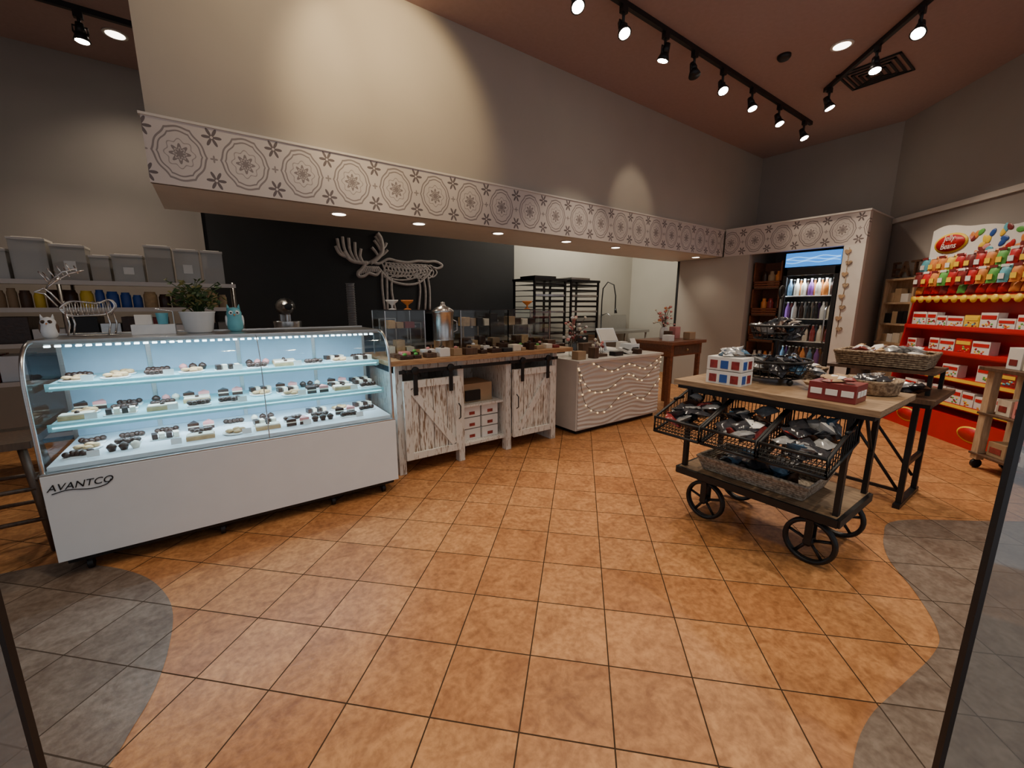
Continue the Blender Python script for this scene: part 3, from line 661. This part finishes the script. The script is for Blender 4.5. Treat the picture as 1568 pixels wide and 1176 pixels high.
for k in range(12):
    x=3.46+.016*k; h=R.uniform(.1,.2); b.cyl((x,3.25+.02*(k%2),zk+.03),(x,3.25+.02*(k%2),zk+h),.003,M_paper); b.sph((x,3.25+.02*(k%2),zk+h),.018,R.choice([M_choc,M_pink,M_maroon,M_cream]),seg=8,rings=5)
b.done()
b=B('counter_gift_boxes')
for x,y,w,h,m in ((3.12,3.14,.12,.09,M_kraft),(3.55,3.5,.2,.13,M_woodD),(3.72,3.14,.14,.05,M_pl),(4.38,3.6,.12,.1,M_paper),(3.3,3.75,.2,.12,M_choc),(3.75,3.8,.2,.2,M_blk),(3.36,3.13,.07,.12,M_woodD),(4.1,3.12,.08,.06,M_choc)): b.box(x,x+w,y,y+.1,zk,zk+h,m)
b.done(.004)
b=B('side_desk')
b.box(4.62,5.4,3.0,3.62,.91,.95,M_woodR); b.box(4.66,5.36,3.04,3.58,.76,.91,M_woodR)
for x in (4.67,5.31):
    for y in (3.05,3.53): b.box(x,x+.05,y,y+.05,0,.76,M_woodR)
b.box(4.72,5.3,3.035,3.04,.78,.89,M_woodD); b.sph((5.0,3.03,.835),.015,M_mid); b.done(.004)
b=B('desk_goods'); 
for x,y,w,h,m in ((4.68,3.1,.12,.08,M_paper),(4.85,3.2,.06,.12,M_woodD),(5.15,3.1,.14,.1,M_kraft),(5.2,3.35,.12,.16,M_pink)): b.box(x,x+w,y,y+.1,.951,.951+h,m)
b.done(.004)
# ------------------------------------------------------------ merchandise cart
b=B('merchandise_cart')
b.box(2.40,3.04,.49,1.53,.90,.93,M_woodY); b.box(2.42,3.02,.51,1.51,.875,.90,M_blk)
b.box(2.46,2.98,.60,1.48,.31,.335,M_woodY)
for x in (2.45,2.98): b.box(x-.01,x+.01,.59,1.49,.29,.332,M_blk)
for y in (.59,1.49): b.box(2.45,2.98,y-.01,y+.01,.29,.332,M_blk)
for x in (2.5,2.95):
    for y in (.615,1.465): b.box(x-.018,x+.018,y-.012,y+.012,.29,.88,M_blk)
for x in (2.5,2.95):
    b.box(x-.01,x+.01,.6,1.48,.845,.875,M_blk)
for y in (.615,1.465):
    b.tube([(2.5,y,.58),(2.72,y,.87)],.009,M_blk); b.tube([(2.95,y,.58),(2.72,y,.87)],.009,M_blk)
for x in (2.53,2.99):
    for y in (.72,1.32):
        N=28
        for dx in (-.008,.008): b.tube([(x+dx,y+.118*math.cos(2*pi*i/N),.13+.118*math.sin(2*pi*i/N)) for i in range(N)],.0125,M_blk,8,True)
        for i in range(5):
            a=2*pi*i/5+.3; b.tube([(x,y,.13),(x,y+.112*math.cos(a),.13+.112*math.sin(a))],.009,M_blk,6)
        b.cyl((x-.03,y,.13),(x+.03,y,.13),.024,M_blk,seg=14)
        for dx in (-.032,.032): b.box(x+dx-.004,x+dx+.004,y-.018,y+.018,.12,.27,M_blk)
        b.box(x-.036,x+.036,y-.05,y+.05,.262,.29,M_blk)
def bin_(ya,yb):
    xf,xb=2.2,2.6
    pf=[(xf,.62),(xf,.71),(xb,.86),(xb,.72)]
    for y in (ya,yb):
        b.tube([(x,y,z) for x,z in pf],.009,M_blk,6,True)
        for k in range(1,12):
            t=k/12; b.tube([(xf+(xb-xf)*t,y,.62+.10*t),(xf+(xb-xf)*t,y,.71+.15*t)],.0025,M_blk,4)
    for x,z in pf: b.tube([(x,ya,z),(x,yb,z)],.009,M_blk,6)
    n=14
    for k in range(1,n):
        y=ya+(yb-ya)*k/n; b.tube([(xf,y,.71),(xf,y,.62),(xb,y,.72),(xb,y,.86)],.0025,M_blk,4)
    for k in range(1,10):
        t=k/10; b.tube([(xf+(xb-xf)*t,ya,.62+.1*t),(xf+(xb-xf)*t,yb,.62+.1*t)],.002,M_blk,4)
    for z in (.64,.66,.68): b.tube([(xf,ya,z),(xf,yb,z)],.0025,M_blk,4)
for k in range(3): bin_(.60+.31*k,.60+.31*k+.295)
for y in (.6,1.515): b.tube([(2.4,y,.8),(2.5,y,.8)],.01,M_blk)
cart=b.done()
b=B('bagged_candy_bins')
for k in range(3):
    for i in range(30):
        t=R.random(); y=.60+.31*k+R.uniform(.065,.23); x=2.26+.27*t
        b.pillow((x,y,.665+.1*t+R.uniform(0,.06)),.085,.11,.035,R.choice(CANDY+[M_cell,M_cell]),(R.uniform(-.6,.6),R.uniform(-.7,.3),R.uniform(0,6)),.3)
b.done(parent=cart)
def tray(b,x0,x1,y0,y1,z,h,m,fl=.02):
    pts=lambda e,zz:[(x0-e,y0-e,zz),(x1+e,y0-e,zz),(x1+e,y1+e,zz),(x0-e,y1+e,zz)]
    b.box(x0,x1,y0,y1,z,z+.008,m)
    n=int(h/.014)
    for k in range(n+1):
        e=fl*k/n; b.tube([(a,c,d) for a,c,d in pts(e,z+h*k/n)],.0085 if k<n else .012,m,5,True)
b=B('seagrass_tray'); tray(b,2.53,2.85,.78,1.35,.345,.085,M_wickG,.03); t=b.done()
b=B('bagged_candy_pile')
for i in range(46): b.pillow((R.uniform(2.59,2.79),R.uniform(.86,1.27),.385+R.uniform(0,.075)),.09,.12,.04,R.choice([M_cell,M_cell,M_cellb,M_foil,M_cell,M_choc,M_foil]),(R.uniform(-.6,.6),R.uniform(-.6,.6),R.uniform(0,6)),.3)
b.done(parent=t)
zt=.931
b=B('candy_carton'); 
for z in (zt,zt+.085): 
    b.box(2.46,2.6,1.14,1.35,z,z+.08,M_paper)
    for k in range(3): b.box(2.457,2.46,1.155+.065*k,1.20+.065*k,z+.012,z+.06,M_blue if k%2 else M_cellr); 
    for k in range(2): b.box(2.475+.06*k,2.515+.06*k,1.137,1.14,z+.012,z+.06,M_cellr if k%2 else M_blue)
for k in range(12): b.pillow((R.uniform(2.49,2.57),R.uniform(1.19,1.30),zt+.18+R.uniform(0,.03)),.06,.08,.025,R.choice([M_paper,M_foil,M_paper,M_cellb]),(R.uniform(-.6,.6),R.uniform(-.6,.6),R.uniform(0,6)))
b.done()
b=B('tiered_wire_basket'); cx,cy=2.82,1.12
def ringw(r,z,w=.005,m=M_blk): b.tube([(cx+r*math.cos(2*pi*i/32),cy+r*math.sin(2*pi*i/32),z) for i in range(32)],w,m,6,True)
for z,r,h in ((zt+.04,.2,.1),(zt+.27,.15,.08)):
    ringw(r,z+h,.007); ringw(r*.8,z,.005); ringw(r*.92,z+h*.5,.003); ringw(r*.4,z,.003)
    for i in range(24):
        a=2*pi*i/24; b.tube([(cx+r*math.cos(a),cy+r*math.sin(a),z+h),(cx+r*.8*math.cos(a),cy+r*.8*math.sin(a),z),(cx,cy,z)],.0025,M_blk,4)
b.cyl((cx,cy,zt+.03),(cx,cy,zt+.52),.007,M_blk); b.tube([(cx+.035*math.cos(t),cy,zt+.55+.035*math.sin(t)) for t in [i*2*pi/14 for i in range(14)]],.006,M_blk,6,True)
for i in range(3):
    a=2*pi*i/3; b.sph((cx+.15*math.cos(a),cy+.15*math.sin(a),zt+.018),.018,M_blk); b.cyl((cx+.15*math.cos(a),cy+.15*math.sin(a),zt+.02),(cx+.15*math.cos(a),cy+.15*math.sin(a),zt+.042),.006,M_blk)
bask=b.done()
b=B('bagged_sweets')
for z,r,nn in ((zt+.07,.15,50),(zt+.3,.10,30)):
    for i in range(nn):
        a=R.uniform(0,6.28); q=r*math.sqrt(R.random()); b.pillow((cx+q*math.cos(a),cy+q*math.sin(a),z+R.uniform(0,.08)),.08,.09,.03,R.choice([M_cell,M_cell,M_cellb,M_cell,M_choc,M_foil]),(R.uniform(-.7,.7),R.uniform(-.7,.7),R.uniform(0,6)),.3)
b.done(parent=bask)
b=B('jelly_bean_box'); b.box(2.46,2.62,.60,.80,zt,zt+.09,M_maroon); 
for k in range(3): b.box(2.457,2.46,.61+.065*k,.66+.065*k,zt+.03,zt+.06,M_paper)
for k in range(3): b.box(2.475+.045*k,2.51+.045*k,.597,.60,zt+.03,zt+.06,M_paper)
for i in range(14): b.pillow((R.uniform(2.49,2.59),R.uniform(.64,.76),zt+.095+R.uniform(0,.02)),.05,.06,.02,R.choice([M_paper,M_cellr,M_maroon,M_kraft]),(0,0,R.uniform(0,6)))
b.done(.002)
b=B('round_wicker_basket'); b.lathe((2.88,.645,zt),[(.1,0),(.115,.01),(.125,.07),(.13,.08),(.12,.08),(.105,.03),(.0001,.025)],M_wick,28)
for i in range(12):
    a=R.uniform(0,6.28); b.pillow((2.88+.05*math.cos(a),.645+.05*math.sin(a),zt+.065+R.uniform(0,.025)),.07,.08,.03,R.choice([M_cell,M_choc,M_foil]),(R.uniform(-.5,.5),R.uniform(-.5,.5),R.uniform(0,6)))
b.done()
b=B('gift_bag_pile')
for i in range(8):
    b.pillow((2.72+R.uniform(-.03,.03),.845+R.uniform(-.02,.02),zt+.03+.01*i),.07,.09,.035,R.choice([M_kraft,M_cell,M_woodD,M_foil]),(R.uniform(-.4,.4),R.uniform(-.4,.4),R.uniform(0,6)))
b.done()
# ------------------------------------------------------------ second table (black trestle)
b=B('trestle_table'); b.box(3.68,4.35,.50,1.6,.77,.80,M_woodD); b.box(3.70,4.33,.52,1.58,.74,.77,M_blk)
for y in (.6,1.5):
    for x in (3.8,4.22): b.box(x-.016,x+.016,y-.016,y+.016,.02,.74,M_blk)
    b.box(3.74,4.28,y-.02,y+.02,0,.03,M_blk); b.box(3.8,4.22,y-.012,y+.012,.3,.33,M_blk)
for x in (3.8,4.22):
    b.tube([(x,.62,.12),(x,1.05,.72)],.011,M_blk); b.tube([(x,1.48,.12),(x,1.05,.72)],.011,M_blk)
b.box(3.8,3.82,.6,1.5,.1,.12,M_blk); b.done()
b=B('display_riser'); b.box(3.85,4.3,.55,1.15,.94,.96,M_woodD)
for x in (3.87,4.27):
    for y in (.57,1.12): b.box(x-.012,x+.012,y-.012,y+.012,.80,.94,M_blk)
b.done()
for (tx0,tx1,ty0,ty1,tz,nn,pal) in ((3.89,4.2,.61,1.1,.973,34,[M_paper,M_foil,M_paper,M_cellr,M_cook]),(3.74,3.96,1.2,1.5,.813,20,[M_cell,M_foil,M_choc,M_paper])):
    b=B('wicker_tray'); tray(b,tx0,tx1,ty0,ty1,tz,.09,M_wick); t=b.done()
    b=B('bagged_treats')
    for i in range(nn): b.pillow((R.uniform(tx0+.05,tx1-.05),R.uniform(ty0+.05,ty1-.05),tz+.055+R.uniform(0,.06)),.09,.11,.035,R.choice(pal),(R.uniform(-.5,.5),R.uniform(-.5,.5),R.uniform(0,6)),.3)
    b.done(parent=t)
b=B('bagged_snack_row')
for i in range(22): b.pillow((R.uniform(3.74,3.80),R.uniform(.58,1.1),.83+R.uniform(0,.05)),.08,.09,.035,R.choice([M_cell,M_cell,M_choc,M_foil]),(R.uniform(-.3,.3),R.uniform(-.3,.3),R.uniform(0,6)),.3)
b.done()
# ------------------------------------------------------------ right wood rolling shelf (parallel to the diagonal wall)
T3=Matrix.Translation((5.31,.46,0))@Matrix.Rotation(math.radians(225),4,'Z')
b=B('rolling_wood_shelf',T3)
for x in (.04,1.06):
    for y in (.04,.26): b.box(x-.03,x+.03,y-.03,y+.03,.08,.86,M_pine); b.cyl((x-.012,y,.04),(x+.012,y,.04),.04,M_blk,seg=16)
b.box(-.03,1.13,-.03,.33,.86,.89,M_woodD); b.box(.0,1.1,0,.3,.48,.5,M_woodD); b.box(.0,1.1,.0,.3,.12,.14,M_woodD); shelf=b.done(.003)
b=B('boxed_sweets',T3)
for z in (.891,.501,.141):
    x=.1
    while x<.95:
        w=R.uniform(.1,.16); b.box(x,x+w,.05,.2,z,z+R.uniform(.1,.18),R.choice([M_paper,M_paper,M_pink,M_kraft,M_cream])); b.box(x+.02,x+w-.03,.047,.05,z+.03,z+.08,R.choice([M_cellr,M_maroon,M_blue])); x+=w+.02
b.done(.003,parent=shelf)
# ------------------------------------------------------------ red candy display
T=Matrix.Translation((6.767,1.365,0))@Matrix.Rotation(math.radians(225),4,'Z')
b=B('candy_display_stand',T); W=1.95
b.box(0,W,.25,.30,0,1.9,M_red)
for x in (0,W-.02): b.prism([(.0,0),(.0,.3),(.06,1.0),(.12,1.45),(.2,1.9),(.3,1.9),(.3,0)],x,x+.02,M_red)
b.box(0,W,.0,.25,0,.28,M_red)
def logo(x,y,z,s):
    b.lathe((x,y,z),[(.0001,-.006),(.12*s,-.006),(.12*s,0)],M_yel,28,(pi/2,0,.0),(1.3,.66,1)); b.lathe((x,y-.005,z),[(.0001,-.008),(.105*s,-.008),(.105*s,0)],M_red,28,(pi/2,0,0),(1.3,.62,1))
logo(.38,-.004,.15,1); logo(1.2,-.004,.15,1)
for z,yf in ((.36,.0),(.62,.03),(.88,.05),(1.14,.06),(1.46,.08)):
    b.prism([(yf,z),(yf,z+.05),(yf+.01,z+.05),(yf+.012,z+.012),(.25,z+.07),(.25,z+.05)],.02,W-.02,M_red)
    b.box(.02,W-.02,yf-.004,yf,z+.01,z+.042,M_yel if z in (.62,1.46,.36) else M_red)
for k in range(18):
    x=.06+.11*k
    b.lathe((x,.075,1.472),[(.0001,-.004),(.04,-.004),(.04,0)],M_yel,14,(pi/2,0,0))
n=30; top=[]
for i in range(n+1):
    x=W*i/n; top.append((x,2.22+.05*math.sin(x*4.5+.6)+.015*math.sin(x*11)))
b.prism([(0,1.84),(W,1.84)]+list(reversed(top)),.2,.22,M_paper,'y')
logo(.27,.19,2.08,1.35)
for i in range(60):
    x=R.uniform(.48,W-.05); z=R.uniform(1.92,2.15)
    b.sph((x,.197,z),.032,R.choice([M_red,M_grn,M_yel,M_orng,M_teal,M_blue,M_maroon,M_orng,M_pink]),(1.4,.18,.85),(0,R.uniform(0,3),0),10,6)
disp=b.done()
text(disp,'display_logo_letters','Jelly\nBeans',T@Vector((.27,.172,2.09)),(pi/2,0,math.radians(225)),.085,M_paper,.002,.2)
b=B('hanging_candy_bags',T)
cols=[M_teal,M_orng,M_orng,M_yel,M_red,M_maroon,M_red,M_orng,M_grn,M_red,M_cellr,M_red,M_orng,M_grn]
for row,(z,y) in enumerate(((1.86,.13),(1.70,.085))):
    for k in range(17):
        x=.07+.113*k; m=cols[(k+row*5)%len(cols)]
        b.pillow((x,y,z),.104,.17,.05,m,(pi/2-.15,0,0),.1); b.box(x-.028,x+.028,y-.032,y-.028,z-.05,z,M_yel if k%3 else M_paper)
        b.box(x-.04,x+.04,y-.012,y-.008,z+.06,z+.085,M_paper if k%2 else M_maroon)
for k in range(17):
    x=.06+.11*k; b.pillow((x,.13,1.58),.1,.1,.05,R.choice([M_maroon,M_red,M_orng,M_grn,M_maroon,M_red]),(pi/2-.2,0,0),.1)
b.done(parent=disp)
b=B('boxed_candy_row',T)
BC=[M_red,M_grn,M_yel,M_orng,M_maroon,M_teal]
for z,yf in ((.36,.02),(.62,.05),(.88,.07),(1.14,.08)):
    x=.05
    while x<W-.22:
        w=R.uniform(.12,.2); 
        if R.random()<.88:
            hh=R.uniform(.11,.17); zz=z+.028; wh=R.random()<.65
            b.box(x,x+w,yf+.03,yf+.11,zz,zz+hh,M_paper if wh else R.choice([M_cellr,M_yel,M_red,M_foil]))
            b.box(x+.01,x+w-.01,yf+.026,yf+.03,zz+hh*.62,zz+hh*.85,M_red if wh else M_yel)
            for q in range(9): b.sph((x+w*R.uniform(.12,.88),yf+.03,zz+hh*R.uniform(.12,.5)),.010,R.choice(BC),(1.3,.3,1),seg=6,rings=4)
        x+=w+.012
b.done(.002,parent=disp)
T2=Matrix.Translation(((6.38+4.0)*.70711,(6.38-4.0)*.70711,0))@Matrix.Rotation(math.radians(225),4,'Z')
b=B('pine_hutch',T2)
b.box(0,.52,0,.14,0,.9,M_pine); 
for x in (0,.49): b.box(x,x+.03,.0,.14,.9,1.75,M_pine)
for z in (1.15,1.42,1.72): b.box(.03,.49,0,.14,z,z+.025,M_pine)
b.box(0,.52,.13,.14,.9,1.75,M_pine); b.box(-.01,.53,-.01,.14,.9,.93,M_pine)
for z in (.2,.42,.64): b.box(.04,.48,-.008,0,z,z+.2,M_pine); 
for z in (.3,.52,.74): b.sph((.26,-.015,z),.014,M_blk)
hu=b.done(.003)
b=B('hutch_goods',T2)
for z in (.931,1.176,1.446):
    x=.05
    while x<.4:
        w=R.uniform(.07,.13); b.box(x,x+w,.03,.11,z,z+R.uniform(.09,.18),R.choice([M_paper,M_choc,M_kraft,M_blk,M_cream])); x+=w+.01
b.done(.003,parent=hu)
p=T2@Vector((.26,.05,1.85)); text(hu,'eat_letters','EAT',p,(pi/2,0,math.radians(225)),.27,M_woodD,.014)
# ------------------------------------------------------------ drinks cooler in alcove
b=B('beverage_cooler'); ya,yb=2.02,2.70; xf,xk=6.78,7.4
b.box(xk-.04,xk,ya,yb,0,2.14,M_pl); b.box(xf,xk,ya,ya+.03,0,2.14,M_pl); b.box(xf,xk,yb-.03,yb,0,2.14,M_pl)
b.box(xf,xk,ya,yb,0,.22,M_pl); b.box(xf,xk,ya,yb,1.92,2.14,M_pl)
b.box(xf-.012,xf,ya+.01,yb-.01,1.94,2.13,M_header)
M_wave=emit('header_water_glow',(.25,.6,.95),1.6)
for k in range(3): b.tube([(xf-.013,ya+.02+.04*i,2.0+.03*k+.012*math.sin(i*.8+k*2)) for i in range(17)],.006,M_wave,5)
for y in (ya+.01,yb-.06): b.box(xf-.03,xf,y,y+.05,.22,1.92,M_pl)
for z in (.22,1.82): b.box(xf-.03,xf,ya+.01,yb-.01,z,z+.1,M_pl)
b.add([(xf-.015,ya+.06,.27),(xf-.015,yb-.06,.27),(xf-.015,yb-.06,1.87),(xf-.015,ya+.06,1.87)],[(0,1,2,3)],M_glass)
b.tube([(xf-.03,ya+.09,.9),(xf-.07,ya+.09,.93),(xf-.07,ya+.09,1.35),(xf-.03,ya+.09,1.38)],.01,M_steel)
for z in (.25,.58,.9,1.22,1.54): b.box(xf+.03,xk-.05,ya+.03,yb-.03,z-.012,z,M_offw)
b.box(xf+.005,xf+.02,yb-.05,yb-.035,.3,1.85,M_led)
b.done(.003)
b=B('drink_bottles')
for z in (.251,.581,.901,1.221,1.541):
    for i in range(7):
        mr=[M_paper,M_cellr,M_cellb,M_choc,M_choc,M_orng,M_purp,M_cream,M_pl]
        for x in (6.86,6.98):
            y=ya+.08+.087*i; m=R.choice(mr)
            b.lathe((x,y,z),[(.03,0),(.034,.01),(.034,.12),(.03,.15),(.013,.19),(.013,.22)],m,10); b.cyl((x,y,z+.22),(x,y,z+.235),.014,M_paper,seg=8)
b.done()
area('cooler_interior_light',(6.82,2.36,1.8),.05,.5,6,(.85,.93,1))
b=B('wooden_crate_shelf')
for z in (.05,.45,.85,1.25,1.65):
    b.box(6.82,7.15,2.74,3.13,z,z+.02,M_woodD)
    for k in range(3): b.box(6.82,6.83,2.74,3.13,z+.02+.035*k,z+.045+.035*k,M_woodR)
for y in (2.74,3.11): b.box(6.82,7.15,y,y+.02,.0,2.05,M_woodR)
b.box(7.14,7.15,2.74,3.13,0,2.05,M_woodR); b.done()
b=B('crate_goods')
for z in (.071,.471,.871,1.271,1.671):
    y=2.77
    while y<3.02:
        w=R.uniform(.06,.1); b.lathe((6.93,y+w/2,z),[(w*.45,0),(w*.5,.1),(w*.5,.18),(w*.3,.2),(w*.3,.24)],R.choice([M_orng,M_choc,M_choc,M_cream,M_cellr,M_kraft]),12); y+=w+.005
b.done()
b=B('heart_garland')
b.tube([(6.652,1.93,2.13),(6.652,1.92,1.6),(6.652,1.935,1.0)],.004,M_wick,5)
for k in range(8):
    z=2.08-.14*k; s=.035
    pts=[]
    for i in range(20):
        t=2*pi*i/20; pts.append((1.925+(-1)**k*.012+s*math.sin(t)**3,z+s*(13*math.cos(t)-5*math.cos(2*t)-2*math.cos(3*t)-math.cos(4*t))/16))
    b.prism(pts,6.645,6.658,M_wick if k%2 else M_kraft)
b.done(parent=surround)
# ------------------------------------------------------------ world, camera
w=bpy.data.worlds.new('world'); bpy.context.scene.world=w; w.use_nodes=True
bg=w.node_tree.nodes['Background']; bg.inputs[0].default_value=(.92,.94,1,1); bg.inputs[1].default_value=.5
cam=bpy.data.cameras.new('camera'); cam.sensor_width=36; cam.lens=36*628/1568; cam.clip_start=.02
co=bpy.data.objects.new('camera',cam); co.location=(0,0,1.4); co.rotation_euler=(math.radians(90-10.8),0,math.radians(-35.6))
bpy.context.collection.objects.link(co); bpy.context.scene.camera=co
